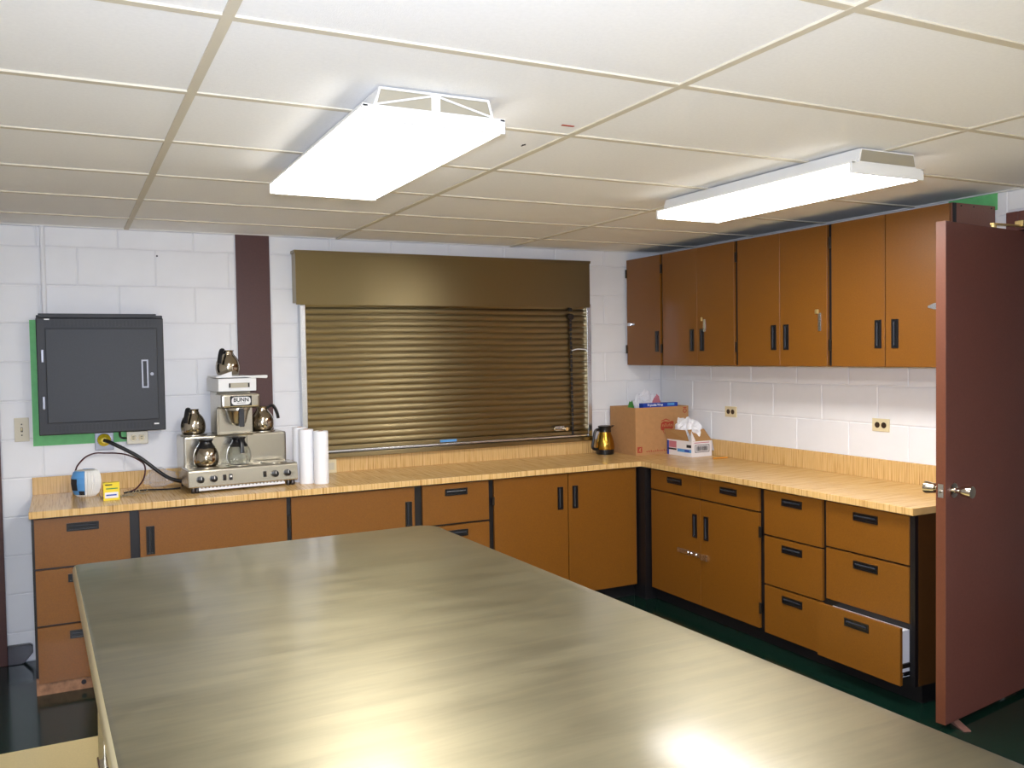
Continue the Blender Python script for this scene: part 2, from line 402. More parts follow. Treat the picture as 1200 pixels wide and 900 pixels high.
# ------------------------------------------------------------------ ceiling light fixtures
def fixture(label, x0, x1, y0, y1, end):
    t = thing('ceiling_light', label, 'ceiling light', ((x0+x1)/2, (y0+y1)/2, H))
    zb, zm, zt = 2.287, 2.325, H-.002
    ins = .05
    # pan above the lens, narrower than the lens
    MB().prism([(x0+ins, zt), (x1-ins, zt), (x1-ins+.02, zm), (x0+ins-.02, zm)], 1, y0+.012, y1-.012).build('pan', 'whiteenam', t)
    # lens: shallow tray, bright diffuser below, dimmer side walls
    MB().box(x0+.010, x1-.010, y0+.012, y1-.012, zb, zb+.003).build('lens', 'lens', t)
    MB().prism([(x0+.011, zb+.0032), (x1-.011, zb+.0032), (x1-.011, zm-.001), (x0+.011, zm-.001)], 1, y0+.012, y1-.012).build('tray', 'whiteenam', t)
    for (a, b) in ((x0, x0+.010), (x1, x1-.010)):
        MB().prism([(a, zm-.006), (a+(b-a)*.3, zb), (b, zb), (b, zb+.003), (a+(b-a)*.6, zm-.006)], 1, y0+.012, y1-.012).build('lens_side', 'lens_side', t)
    # thin frame rails and end caps
    MB().box(x0-.003, x0+.012, y0, y1, zm-.005, zm+.002).build('rail', 'whiteenam', t)
    MB().box(x1-.012, x1+.003, y0, y1, zm-.005, zm+.002).build('rail', 'whiteenam', t)
    MB().box(x0-.004, x1+.004, y1-.012, y1, zb-.003, zm+.002).build('end_cap', 'whiteenam', t, bev=.002)
    MB().box(x0-.004, x1+.004, y0, y0+.012, zb-.003, zm+.002).build('end_cap', 'whiteenam', t, bev=.002)
    xa, xb, xc = x0+ins-.015, x1-ins+.015, (x0+x1)/2
    if end == 'open':
        e = MB().tube([(xa, y0+.004, zm+.002), (xa+.014, y0+.004, zt-.003)], .0035, 6).build('end_frame', 'whiteenam', t)
        MB().tube([(xb, y0+.004, zm+.002), (xb-.014, y0+.004, zt-.003)], .0035, 6).build('end_bar', 'whiteenam', e)
        MB().tube([(xa+.014, y0+.004, zt-.004), (xb-.014, y0+.004, zt-.004)], .0035, 6).build('end_bar', 'whiteenam', e)
        MB().tube([(xa, y0+.004, zm+.004), (xc, y0+.004, zt-.008)], .003, 6).build('end_brace', 'whiteenam', e)
        MB().tube([(xb, y0+.004, zm+.004), (xc, y0+.004, zt-.008)], .003, 6).build('end_brace', 'whiteenam', e)
        MB().box(xc-.012, xc+.012, y0, y0+.01, zm+.002, zt-.003).build('end_post', 'whiteenam', e)
        MB().prism([(xa+.002, zm+.002), (xb-.002, zm+.002), (xb-.016, zt-.002), (xa+.012, zt-.002)], 1, y0+.009, y0+.0115).build('end_plate', 'graymetal', t)
    else:
        e = MB().prism([(xa, zm+.002), (xb, zm+.002), (xb-.014, zt-.001), (xa+.014, zt-.001)], 1, y0+.004, y0+.011).build('end_plate', 'whiteenam', t)
        MB().prism([(xa+.008, zm+.006), (xb-.008, zm+.006), (xb-.018, zt-.006), (xa+.018, zt-.006)], 1, y0+.002, y0+.004).build('end_panel', 'graymetal', e)
    MB().prism([(xa, zm+.002), (xb, zm+.002), (xb-.014, zt-.001), (xa+.014, zt-.001)], 1, y1-.0115, y1-.004).build('end_plate', 'whiteenam', t)
    return t
fixture('lit wraparound ceiling light over the steel table, its end brace exposed', -3.30, -2.875, -3.15, -1.94, 'open')
fixture('lit wraparound ceiling light near the wall cabinets, with gray end plate', -1.452, -1.073, -3.145, -1.95, 'plate')
fixture('lit wraparound ceiling light over the back of the room behind the steel table', -3.30, -2.875, -6.6, -5.4, 'plate')
fixture('lit wraparound ceiling light over the back of the room past the open doorway', -1.452, -1.073, -6.6, -5.4, 'plate')

# ------------------------------------------------------------------ cabinets
# frame helper: a run maps (s along run, d out of the wall, z) to the world
def run_back(s, d, z): return (s, -d, z)           # s = x
def run_right(s, d, z): return (-d, -s, z)         # s = -y
def rbox(run, s0, s1, d0, d1, z0, z1):
    a = run(s0, d0, z0); b = run(s1, d1, z1)
    return MB().box(min(a[0], b[0]), max(a[0], b[0]), min(a[1], b[1]), max(a[1], b[1]), z0, z1)
PULL = {}
def pull(run, parent, sc, zc, d, vert):
    """recessed black pull .145 x .04 with a rounded grip inside"""
    L, W_ = .145, .040
    ls, lz = (W_, L) if vert else (L, W_)
    b = .007; mb = MB()
    for (s0, s1, z0, z1) in ((-ls/2, ls/2, lz/2-b, lz/2), (-ls/2, ls/2, -lz/2, -lz/2+b), (-ls/2, -ls/2+b, -lz/2+b, lz/2-b), (ls/2-b, ls/2, -lz/2+b, lz/2-b)):
        q = rbox(run, sc+s0, sc+s1, d-.001, d+.005, zc+z0, zc+z1); mb.add(q.v, q.f)
    q = rbox(run, sc-ls/2+b, sc+ls/2-b, d-.001, d+.001, zc-lz/2+b, zc+lz/2-b); mb.add(q.v, q.f)
    h = mb.build('pull', 'pull', parent)
    if vert:
        p0 = run(sc-.004, d+.004, zc-lz/2+.012); p1 = run(sc-.004, d+.004, zc+lz/2-.012)
    else:
        p0 = run(sc-ls/2+.012, d+.004, zc+.004); p1 = run(sc+ls/2-.012, d+.004, zc+.004)
    MB().tube([p0, p1], .0045, 8).build('grip', 'pull_in', h)
    return h
def hinge(run, parent, s, z, d, h=.062):
    MB_ = rbox(run, s-.008, s+.008, d-.006, d+.007, z-h/2, z+h/2)
    return MB_.build('hinge', 'darkmetal', parent, bev=.002)
FD = .61   # front plane of the base doors
def base_cab(run, label, s0, s1, fronts, kick='black', kd=.56, end=None, kz=.075):
    c = run((s0+s1)/2, .3, 0)
    t = thing('base_cabinet', label, 'cabinet', c)
    rbox(run, s0, s1, .004, FD-.019, .085, .878).build('body', 'black', t)
    rbox(run, s0, s1, .004, kd, 0, .085).build('plinth', kick, t)
    if end:
        e0, e1 = end
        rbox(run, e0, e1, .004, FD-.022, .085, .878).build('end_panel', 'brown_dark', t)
    for (kind, a, b, z0, z1, hs) in fronts:
        off = .062 if kind == 'open' else 0
        o = rbox(run, a, b, FD-.018+off, FD+off, z0, z1).build('door' if kind == 'door' else 'drawer', 'brown', t, bev=.0007, seg=1)
        if kind == 'door':
            pull(run, o, hs, hz(z1), FD, True)
        else:
            pull(run, o, (a+b)/2+ (hs or 0), z1-.05, FD+off, False)
        if kind == 'open':
            rbox(run, a+.03, b-.014, FD-.018-.05, FD+off-.0185, z0+.03, z1-.02).build('drawer_side', 'drawerwhite', o)
            rbox(run, b-.014, b-.004, FD-.018-.04, FD+off-.0185, z0+.075, z0+.095).build('slide', 'darkmetal', o)
            rbox(run, b-.0135, b-.010, FD-.018-.04, FD+off-.0185, z0+.035, z0+.055).build('slide', 'alu', o)
    return t
def hz(z1): return z1-.155 if z1 > .8 else z1-.165
B = 'base_cabinets'
k1 = base_cab(run_back, 'brown three-drawer base cabinet at the end next to the door frame', -4.208, -3.745,
         [('drawer', -4.196, -3.768, .628, .870, .0), ('drawer', -4.196, -3.768, .346, .618, 0), ('drawer', -4.196, -3.768, .062, .336, 0)], kick='plinth', kd=.598)
MB().lathe([(.012, -.6), (.012, -.598)], (-4.0, 0, .035), 14, axis=1).build('screw_hole', 'ink', k1)
k2 = base_cab(run_back, 'wide brown base cabinet with two wide doors under the coffee brewer', -3.745, -2.205,
         [('door', -3.722, -2.976, .09, .870, -3.672), ('door', -2.950, -2.230, .09, .870, -2.268)])
for z in (.74, .2): hinge(run_back, k2, -2.963, z, FD)
k3 = base_cab(run_back, 'narrow brown drawer cabinet below the roller shutter', -2.205, -1.730,
         [('drawer', -2.180, -1.748, .632, .870, 0), ('drawer', -2.180, -1.748, .355, .620, 0), ('drawer', -2.180, -1.748, .075, .345, 0)])
k4 = base_cab(run_back, 'brown two-door base cabinet running up to the black corner post', -1.730, -.650,
         [('door', -1.712, -1.190, .09, .872, -1.245), ('door', -1.184, -.662, .09, .872, -1.135)])
for z in (.74, .2): hinge(run_back, k4, -1.72, z, FD, .05)
cp = thing('corner_post', 'black filler post in the inner corner of the base cabinets', 'cabinet post', (-.6, -.6, 0))
MB().box(-.648, -.592, -.69, -.592, .085, .878).build('post', 'black', cp)
MB().box(-.648, -.56, -.69, -.56, 0, .085).build('plinth', 'black', cp)
for p in list(k4.children):
    pass
r1 = base_cab(run_right, 'brown base cabinet with two small drawers above two doors and a hasp', .692, 1.738,
         [('drawer', .708, 1.211, .742, .870, .0), ('drawer', 1.217, 1.720, .742, .870, 0), ('door', .708, 1.2125, .085, .732, 1.160), ('door', 1.2155, 1.720, .085, .732, 1.268)])
for z in (.628, .2): hinge(run_right, r1, 1.732, z, FD)
# hasp across the two doors
hp = rbox(run_right, .985, 1.20, FD, FD+.004, .375, .403).build('hasp', 'alu', r1, bev=.001)
rbox(run_right, 1.222, 1.28, FD, FD+.012, .37, .405).build('staple_plate', 'alu', r1, bev=.001)
for s in (1.06, 1.1, 1.15): MB().lathe([(.007, -FD-.008), (.007, -FD-.004)], (0, 0, 0), 10, axis=0)
for s in (1.09, 1.12, 1.17):
    MB().lathe([(.008, -FD-.009), (.008, -FD-.004)], (0, -s, .389), 10, axis=0).build('rivet', 'chrome', hp)
r2_ = base_cab(run_right, 'brown three-drawer base cabinet with all drawers shut, beside the doors with the hasp', 1.738, 2.196,
         [('drawer', 1.764, 2.182, .625, .870, 0), ('drawer', 1.764, 2.182, .350, .615, 0), ('drawer', 1.764, 2.182, .075, .340, 0)])
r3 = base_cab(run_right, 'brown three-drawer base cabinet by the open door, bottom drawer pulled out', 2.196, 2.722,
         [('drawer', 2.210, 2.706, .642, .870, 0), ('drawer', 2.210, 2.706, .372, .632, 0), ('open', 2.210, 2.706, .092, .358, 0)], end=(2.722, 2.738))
MB().box(-FD-.001, -FD+.02, -2.738, -2.712, .085, .878).build('edge_strip', 'black', r3)
MB().box(-.56, -.02, -2.735, -2.722, 0, .085).build('plinth', 'black', r3)

# upper cabinets
UD, UZ0, UZ1 = .33, 1.545, 2.318
def upper(label, s0, s1, doors, hinges):
    t = thing('wall_cabinet', label, 'cabinet', run_right((s0+s1)/2, UD/2, UZ0))
    rbox(run_right, s0, s1, .002, UD-.019, UZ0+.004, UZ1).build('body', 'black', t)
    rbox(run_right, s0, s1, .002, UD-.019, UZ0, UZ0+.004).build('bottom_panel', 'brown', t)
    for (a, b, hs) in doors:
        o = rbox(run_right, a, b, UD-.018, UD, UZ0+.002, UZ1-.004).build('door', 'brown', t, bev=.0007, seg=1)
        pull(run_right, o, hs, 1.713, UD, True)
    for s in hinges:
        for z in (2.215, 1.662): hinge(run_right, t, s, z, UD)
    return t
u0 = upper('single-door brown wall cabinet in the corner', .03, .452, [(.04, .446, .410)], [.038])
u1 = upper('two-door brown wall cabinet with a padlock tab above one pull, next to the corner one', .452, 1.222, [(.476, .8473, .795), (.8497, 1.208, .898)], [.462])
u2 = upper('two-door brown wall cabinet with a long silver key tag high on one door', 1.222, 1.970, [(1.240, 1.5988, 1.550), (1.6012, 1.956, 1.650)], [1.231])
u3 = upper('two-door brown wall cabinet nearest the open maroon door', 1.970, 2.700, [(1.988, 2.335, 2.295), (2.341, 2.700, 2.398)], [1.979])
MB().box(-UD+.012, -.002, -2.703, -2.700, UZ0, UZ1).build('end_panel', 'endpanel', u3)
MB().box(-UD+.02, -UD+.045, -2.7045, -2.703, UZ0, UZ1).build('edge_strip', 'black', u3)
for x in (-.25, -.16, -.03): MB().lathe([(.004, -2.705), (.004, -2.703)], (x, 0, UZ1-.012), 8, axis=1).build('screw', 'ink', u3)
rbox(run_right, .062, .10, UD, UD+.012, 1.832, 1.854).build('lock_plate', 'alu', u0, bev=.002)
rbox(run_right, .10, .14, UD, UD+.005, 1.836, 1.850).build('hasp', 'alu', u0, bev=.001)
rbox(run_right, .888, .905, UD, UD+.006, 1.835, 1.86).build('lock_plug', 'brass', u1, bev=.003)
rbox(run_right, .912, .934, UD, UD+.004, 1.765, 1.845).build('key_tag', 'alu', u1, bev=.001)
rbox(run_right, 1.876, 1.90, UD, UD+.012, 1.835, 1.86).build('lock_plug', 'brass', u2, bev=.004)
rbox(run_right, 1.894, 1.914, UD, UD+.004, 1.74, 1.84).build('key_tag', 'alu', u2, bev=.001)
MB().prism([(2.59, 1.832), (2.625, 1.822), (2.645, 1.822), (2.645, 1.852), (2.625, 1.852), (2.59, 1.840)], 0, -UD-.006, -UD).add([], []).v
hpv = MB().prism([(-2.59, 1.832), (-2.625, 1.822), (-2.645, 1.822), (-2.645, 1.852), (-2.625, 1.852), (-2.59, 1.840)], 0, -UD-.006, -UD); hpv.build('hasp', 'alu', u3)

# ------------------------------------------------------------------ worktop
ct = thing('countertop', 'L-shaped light wood-strip laminate worktop with striped edge', 'countertop', (-2, -.3, .88))
MB().box(-4.216, -.002, -.64, -.002, .880, ZC).build('worktop_back_run', 'grain_back', ct, bev=.002)
MB().box(-.64, -.002, -2.751, -.6402, .880, ZC).build('worktop_right_run', 'grain_right', ct, bev=.002)
tag(MB().box(-4.216, -.022, -.021, -.002, ZC, 1.008).build('backsplash', 'grain_back', None, bev=.001), 'light wood-strip backsplash below the roller shutter', 'backsplash')
tag(MB().box(-.021, -.002, -2.751, -.002, ZC, 1.025).build('backsplash', 'grain_right', None, bev=.001), 'light wood-strip backsplash under the two ivory outlets', 'backsplash')

# ------------------------------------------------------------------ roller shutter
sh = thing('roller_shutter', 'closed steel roller shutter with box hood over the serving hatch', 'shutter', (-1.72, -.03, .985))
MB().prism([(-.002, 2.29), (-.085, 2.29), (-.10, 2.275), (-.10, 1.962), (-.09, 1.962), (-.09, 1.975), (-.002, 1.975)], 0, -2.775, -.686).build('hood', 'steel_shutter', sh)
MB().box(-2.782, -.679, -.103, -.002, 2.275, 2.292).build('hood_lip', 'steel_shutter', sh)
for (a, b) in ((-2.742, -2.708), (-.682, -.648)):
    MB().box(a, b, -.05, -.002, 1.035, 1.99).build('guide_rail', 'alu', sh, bev=.003)
SP = .0415; SX0, SX1 = -2.708, -.682
prof = []
for k in range(7):
    t = k/6; prof.append((-.024-.0045*math.sin(math.pi*t)**.6, t*(SP-.005)))
prof += [(-.016, SP-.004), (-.016, SP), (-.012, SP), (-.012, 0)]
slat = MB().prism([(p[0], p[1]) for p in prof], 0, SX0, SX1); slat.v = [(a[0]-sh.location.x, a[1]-sh.location.y, a[2]) for a in slat.v]
slat_me = slat.mesh('slat', 'steel_shutter', smooth=True)
z = 1.083
while z < 1.975:
    link('slat', slat_me, sh, (0, 0, z-sh.location.z)); z += SP
MB().box(SX0, SX1, -.04, -.008, 1.056, 1.083).build('bottom_bar', 'steel_shutter', sh, bev=.004)
MB().box(SX0, SX1, -.048, -.008, 1.038, 1.056).build('bottom_edge', 'alu', sh, bev=.005)
MB().box(-2.76, -.645, -.065, -.002, 1.009, 1.038).build('sill', 'steel_shutter', sh, bev=.003)
MB().box(-1.83, -1.71, -.0415, -.040, 1.062, 1.079).build('sticker', 'ltblue', sh)
# chain with its pulley, and slide bolt
ch = MB()
for i in range(26):
    zz = 1.885-i*.032; q = MB().box(-.814-.007+.007*i/26, -.814+.007+.007*i/26, -.047, -.038, zz-.026, zz) ; ch.add(q.v, q.f)
ch.build('chain', 'ink', sh)
MB().lathe([(.022, -.055), (.022, -.032)], (-.815, 0, 1.898), 16, axis=1).build('chain_wheel', 'darkmetal', sh, smooth=True)
MB().lathe([(.012, -.05), (.012, -.032)], (-.815, 0, 1.95), 12, axis=1).build('chain_guide', 'darkmetal', sh)
MB().tube(smooth_path([(-.812, -.05, 1.658), (-.77, -.055, 1.668), (-.70, -.05, 1.664), (-.684, -.05, 1.65)]), .004, 6).build('pull_cord', 'white', sh)
MB().box(-.955, -.885, -.056, -.040, 1.092, 1.125).build('bolt_plate', 'alu', sh, bev=.002)
MB().tube([(-.97, -.064, 1.108), (-.87, -.064, 1.108)], .009, 10).build('slide_bolt', 'chrome', sh)
MB().lathe([(.012, -.095), (.015, -.085), (.008, -.064)], (-.885, 0, 1.105), 12, axis=1).build('bolt_knob', 'chrome', sh, smooth=True)

# ------------------------------------------------------------------ wall things
pp = MB().tube([(-4.128, -.016, 1.892), (-4.128, -.016, H-.001)], .0135, 14).build('conduit', 'wall', None, smooth=True)
pp.location = (0, 0, 0); tag(pp, 'white painted conduit running from ceiling to the black wall cabinet', 'pipe')
nc = thing('network_cabinet', 'black metal wall-mounted equipment cabinet with a lockable door', 'equipment cabinet', (-3.855, -.08, 1.245))
MB().box(-4.168, -3.541, -.145, -.003, 1.246, 1.888).build('body', 'rack', nc, bev=.003)
MB().box(-4.17, -3.539, -.16, -.145, 1.246, 1.872).build('front_frame', 'rack', nc, bev=.004)
MB().box(-4.158, -3.575, -.162, -.12, 1.874, 1.896).build('top_rail', 'rackdark', nc, bev=.002)
dr = MB().box(-4.127, -3.575, -.172, -.160, 1.310, 1.816).build('door', 'rackdoor', nc, bev=.003)
MB().box(-4.131, -3.571, -.1615, -.1595, 1.304, 1.822).build('door_gap', 'rackdark', nc)
for z0 in (1.829, 1.266):
    vs = MB()
    for i in range(27):
        x = -4.095+i*.0185; q = MB().box(x, x+.0105, -.1618, -.1598, z0-.002, z0+.032); vs.add(q.v, q.f)
    vs.build('vent_slots', 'rackdark', nc)
for z in (1.67, 1.42):
    h_ = MB().box(-4.150, -4.136, -.168, -.159, z-.035, z+.035).build('hinge', 'rackgray', nc, bev=.003)
hf = MB()
for q in (MB().box(-3.658, -3.651, -.178, -.171, 1.486, 1.642), MB().box(-3.631, -3.624, -.178, -.171, 1.486, 1.642), MB().box(-3.651, -3.631, -.178, -.171, 1.634, 1.642), MB().box(-3.651, -3.631, -.178, -.171, 1.486, 1.494)):
    hf.add(q.v, q.f)
hd = hf.build('handle_frame', 'rackgray', dr)
MB().box(-3.651, -3.631, -.1735, -.171, 1.494, 1.634).build('handle_recess', 'rackdark', hd)
MB().lathe([(.009, -.176), (.009, -.171)], (-3.605, 0, 1.562), 14, axis=1).build('lock', 'rackgray', dr)
MB().box(-3.560, -3.550, -.163, -.159, 1.55, 1.575).build('latch_slot', 'rackdark', nc)
MB().box(-4.13, -4.105, -.163, -.159, 1.862, 1.868).build('badge', 'white', nc)
MB().box(-3.60, -3.575, -.163, -.159, 1.280, 1.287).build('badge', 'white', nc)
sw = thing('light_switch', 'beige light switch plate on the white wall beside the black equipment cabinet', 'light switch', (-4.256, -.005, 1.272))
MB().box(-4.292, -4.221, -.008, -.0003, 1.208, 1.337).build('plate', 'beige', sw, bev=.002)
MB().box(-4.262, -4.251, -.0095, -.0075, 1.26, 1.285).build('toggle_slot', 'ink', sw)
MB().prism([(-.009, 1.265), (-.018, 1.276), (-.016, 1.282), (-.009, 1.28)], 0, -4.260, -4.253).build('toggle', 'ivory', sw)
for z in (1.243, 1.302): MB().lathe([(.004, -.0095), (.004, -.0075)], (-4.2565, 0, z), 8, axis=1).build('screw', 'darkmetal', sw)
# yellow plug in a gray wall plate, duplex outlet
po = thing('power_outlet', 'gray square wall outlet plate under the black equipment cabinet', 'outlet', (-3.85, -.01, 1.185))
MB().box(-3.900, -3.803, -.012, -.0015, 1.137, 1.236).build('plate', 'rackgray', po, bev=.002)
MB().lathe([(.036, -.016), (.036, -.012)], (-3.853, 0, 1.195), 20, axis=1).build('socket', 'socket', po)
pl = thing('appliance_cable', 'thick black power cord with a yellow plug running to the coffee brewer', 'cord', (-3.853, -.03, 1.195))
MB().lathe([(.034, -.017), (.034, -.035), (.024, -.045), (.016, -.058)], (-3.853, 0, 1.195), 20, axis=1).build('plug', 'yellow', pl, smooth=True)
MB().tube(smooth_path([(-3.853, -.055, 1.195), (-3.82, -.085, 1.182), (-3.69, -.12, 1.103), (-3.585, -.15, 1.012), (-3.53, -.17, .972), (-3.478, -.19, .955), (-3.462, -.195, .953)]), .0105, 10).build('cable', 'cable', pl, smooth=True)
def outlet(name, label, P, horiz, body='ivory', sock='socket', dz=.055, w_=.115, depth=.007):
    """P maps (s, d, z) around the centre"""
    t = thing(name, label, 'outlet', P(0, 0, 0))
    def bx(s0, s1, d0, d1, z0, z1):
        a = P(s0, d0, z0); b = P(s1, d1, z1)
        return MB().box(min(a[0], b[0]), max(a[0], b[0]), min(a[1], b[1]), max(a[1], b[1]), a[2], b[2])
    bx(-w_/2, w_/2, .0003, depth, -.036, .036).build('plate', body, t, bev=.002)
    for s in (-.022, .022):
        m_ = MB()
        c = P(s, depth, 0); ax = 1 if abs(P(0, 1, 0)[1]-P(0, 0, 0)[1]) > .5 else 0
        sg = (P(0, 1, 0)[ax]-P(0, 0, 0)[ax])
        m_.lathe([(.0165, 0), (.0165, sg*.002)], c, 18, axis=ax).build('receptacle', sock, t)
        for z_ in (-.006, .006):
            bx(s-.005, s+.005, depth+.002, depth+.0025, z_-.0015, z_+.0015).build('slot', 'ink', t)
    return t
outlet('duplex_outlet', 'surface-mounted metal duplex outlet beside the yellow plug', lambda s, d, z: (-3.681+s, -d, 1.199+z), True, 'graymetal', 'ivory', w_=.112, depth=.035)
outlet('duplex_outlet', 'ivory duplex outlet with dark sockets on the white wall near the cardboard boxes', lambda s, d, z: (-d, -.793-s, 1.225+z), True)
outlet('duplex_outlet', 'ivory duplex outlet with dark sockets on the white wall near the open maroon door', lambda s, d, z: (-d, -2.032-s, 1.214+z), True)
oo = thing('backsplash_outlet', 'ivory outlet box on the backsplash beside the paper rolls', 'outlet', (-2.555, -.025, .95))
MB().box(-2.60, -2.535, -.05, -.0215, ZC+.0005, 1.0).build('box', 'ivory', oo, bev=.003)
MB().box(-2.585, -2.55, -.0515, -.05, .935, .98).build('faceplate', 'beige', oo)
sc = MB().tube(smooth_path([(-3.775, -.11, 1.2465), (-3.775, -.10, 1.222), (-3.765, -.06, 1.205), (-3.738, -.03, 1.199)]), .006, 8).build('short_cord', 'cable', None, smooth=True)
tag(sc, 'short black cord between the equipment cabinet and the metal outlet', 'cord')

# ------------------------------------------------------------------ stainless table
ang_t = math.radians(1.6)
tb = thing('prep_table', 'large stainless steel work table with a brushed top', 'table', (-3.30, -3.30, 0), ang_t)
def rrect(x0, x1, y0, y1, rad):
    out = []
    for (cx, cy, a0, rr) in ((x1-rad[0], y1-rad[0], 0, rad[0]), (x0+rad[1], y1-rad[1], 90, rad[1]), (x0+rad[2], y0+rad[2], 180, rad[2]), (x1-rad[3], y0+rad[3], 270, rad[3])):
        for k in range(9):
            t = math.radians(a0+90*k/8); out.append((cx+rr*math.cos(t), cy+rr*math.sin(t)))
    return out
tx0, tx1, ty0, ty1 = -.700, .700, -1.45, 1.36
rad = (.085, .022, .022, .085)
rings = []
for (ins, zz) in ((.02, ZC-.05), (.0, ZC-.045), (.0, ZC-.016), (.003, ZC-.008), (.009, ZC-.002), (.018, ZC)):
    rings.append([(x, y, zz) for x, y in rrect(tx0+ins, tx1-ins, ty0+ins, ty1-ins, [max(.004, q-ins) for q in rad])])
n = len(rings[0]); mb = MB()
vs = [p for rg in rings for p in rg]
fs = [(i*n+k, i*n+(k+1) % n, (i+1)*n+(k+1) % n, (i+1)*n+k) for i in range(len(rings)-1) for k in range(n)]
fs += [tuple(range(n-1, -1, -1)), tuple((len(rings)-1)*n+k for k in range(n))]
ntop = (len(rings)-2)*n
tt = MB().add(vs[ntop:], [(k, (k+1) % n, n+(k+1) % n, n+k) for k in range(n)] + [tuple(n+k for k in range(n))]).build('tabletop', 'steel_table', tb, smooth=True, world=False)
mb.add(vs[:ntop+n], fs[:(len(rings)-2)*n] + [fs[-2]]).build('rolled_edge', 'edge_glint', tb, smooth=True, world=False)
for x in (-.62, .62):
    for y in (-1.35, 0, 1.25):
        lg = MB().lathe([(.02, .05), (.02, .86)], (x, y, 0), 16).build('leg', 'steel', tb, smooth=True, world=False)
        MB().lathe([(.014, 0), (.022, .01), (.022, .05)], (x, y, 0), 14).build('foot', 'darkmetal', lg, smooth=True, world=False)
MB().box(-.62, .62, -1.35, 1.25, .80, .864).build('apron', 'steel', tb, world=False)
MB().box(-.645, .645, -1.375, 1.275, .20, .235).build('shelf', 'steel', tb, bev=.004, world=False)

# ------------------------------------------------------------------ coffee brewer
cm = thing('coffee_brewer', 'stainless steel commercial coffee brewer with warmer plates and black knobs', 'coffee maker', (-3.165, -.455, ZC), math.radians(4))
def cmb(): return MB()
bp_ = cmb().prism([(0.0, .03), (.006, .122), (.016, .131), (.19, .131), (.19, .03)], 0, -.30, .30).build('warmer_base', 'steel', cm, bev=.008, world=False)
cmb().box(-.287, .287, .175, .395, .03, .297).build('rear_housing', 'steel', cm, bev=.012, seg=3, world=False)
cmb().box(.058, .060, .1735, .1755, .135, .285).build('seam', 'darkmetal', cm, world=False)
for (x, y) in ((-.27, .03), (.25, .03), (.275, .03), (-.25, .03), (-.26, .36), (.26, .36)):
    cmb().lathe([(.011, 0), (.013, .012), (.010, .032)], (x, y, 0), 12).build('foot', 'darkmetal', cm, world=False)
tee_ = cmb().box(-.245, .225, .012, .016, .012, .024)
for i in range(24):
    q = MB().box(-.245+i*.0197, -.245+i*.0197+.011, .012, .016, .024, .033); tee_.add(q.v, q.f)
tee_.build('vent_strip', 'white', cm, world=False)
for x in (-.237, -.168, .167, .237):
    kn = cmb().lathe([(.020, .003), (.020, -.006), (.017, -.018), (.012, -.02)], (x, 0, .075), 20, axis=1).build('knob', 'pull', cm, smooth=True, world=False)
    cmb().box(x-.0015, x+.0015, -.0215, -.019, .075, .090).build('pointer', 'white', kn, world=False)
for x in (-.110, -.077, .11):
    s_ = cmb().box(x-.009, x+.009, -.004, .004, .060, .092).build('switch', 'pull', cm, bev=.002, world=False)
    cmb().box(x-.005, x+.005, -.006, -.003, .076, .086).build('switch_lens', 'white' if x == -.077 else 'socket', s_, world=False)
for (x, y, z_) in ((-.186, .095, .131), (-.008, .095, .131), (.186, .095, .131), (-.215, .275, .297), (.175, .275, .297)):
    cmb().lathe([(.074, z_-.001), (.074, z_+.004), (.066, z_+.006), (.064, z_+.004)], (x, y, 0), 28).build('warmer_plate', 'steel', cm, smooth=True, world=False)
# tower, splash panel, head, funnel
cmb().box(-.095, .095, .205, .385, .297, .540).build('tower', 'steel', cm, bev=.006, world=False)
cmb().prism([(-.108, .300), (.098, .300), (.098, .445), (-.108, .445)], 1, .190, .204).build('splash_panel', 'steel', cm, bev=.003, world=False)
cmb().box(-.115, -.103, .13, .204, .300, .447).build('splash_flange', 'steel', cm, bev=.003, world=False)
cmb().box(-.105, .10, .125, .192, .299, .305).build('drip_shelf', 'steel', cm, bev=.002, world=False)
hd_ = cmb().box(-.105, .110, .055, .22, .449, .530).build('brew_head', 'steel', cm, bev=.014, seg=3, world=False)
np_ = cmb().box(-.057, .061, .052, .056, .462, .518).build('name_plate', 'pull', hd_, bev=.003, world=False)
ov = rrect(-.050, .054, .468, .512, [.018]*4)
cmb().prism(ov, 1, .0508, .0522).build('name_field', 'white', np_, world=False)
tm = text_mesh('BUNN', .030, 'ink', bold=.0008)
link('lettering', tm, cm, (.002, .0503, .495), (math.pi/2, 0, 0))
cmb().box(-.022, .026, .0500, .0508, .477, .4795).build('lettering_line', 'ink', cm, world=False)
cmb().lathe([(.066, .449), (.066, .436), (.060, .43), (.042, .362), (.02, .352), (.012, .346)], (0, .125, 0), 26).build('funnel', 'steel', cm, smooth=True, world=False)
cmb().box(-.014, .014, .035, .060, .345, .446).build('funnel_handle', 'pull_in', cm, bev=.005, world=False)
rc = cmb().prism([(.09, .543), (.085, .615), (.385, .618), (.385, .540)], 0, -.112, .098).build('lid_housing', 'white', cm, bev=.003, world=False)
ls_ = cmb().box(-.055, .060, .083, .089, .563, .590).build('label_slot', 'graymetal', rc, bev=.001, world=False)
for x in (-.055, .050): cmb().box(x, x+.008, .080, .0835, .565, .588).build('slot_end', 'ink', ls_, world=False)

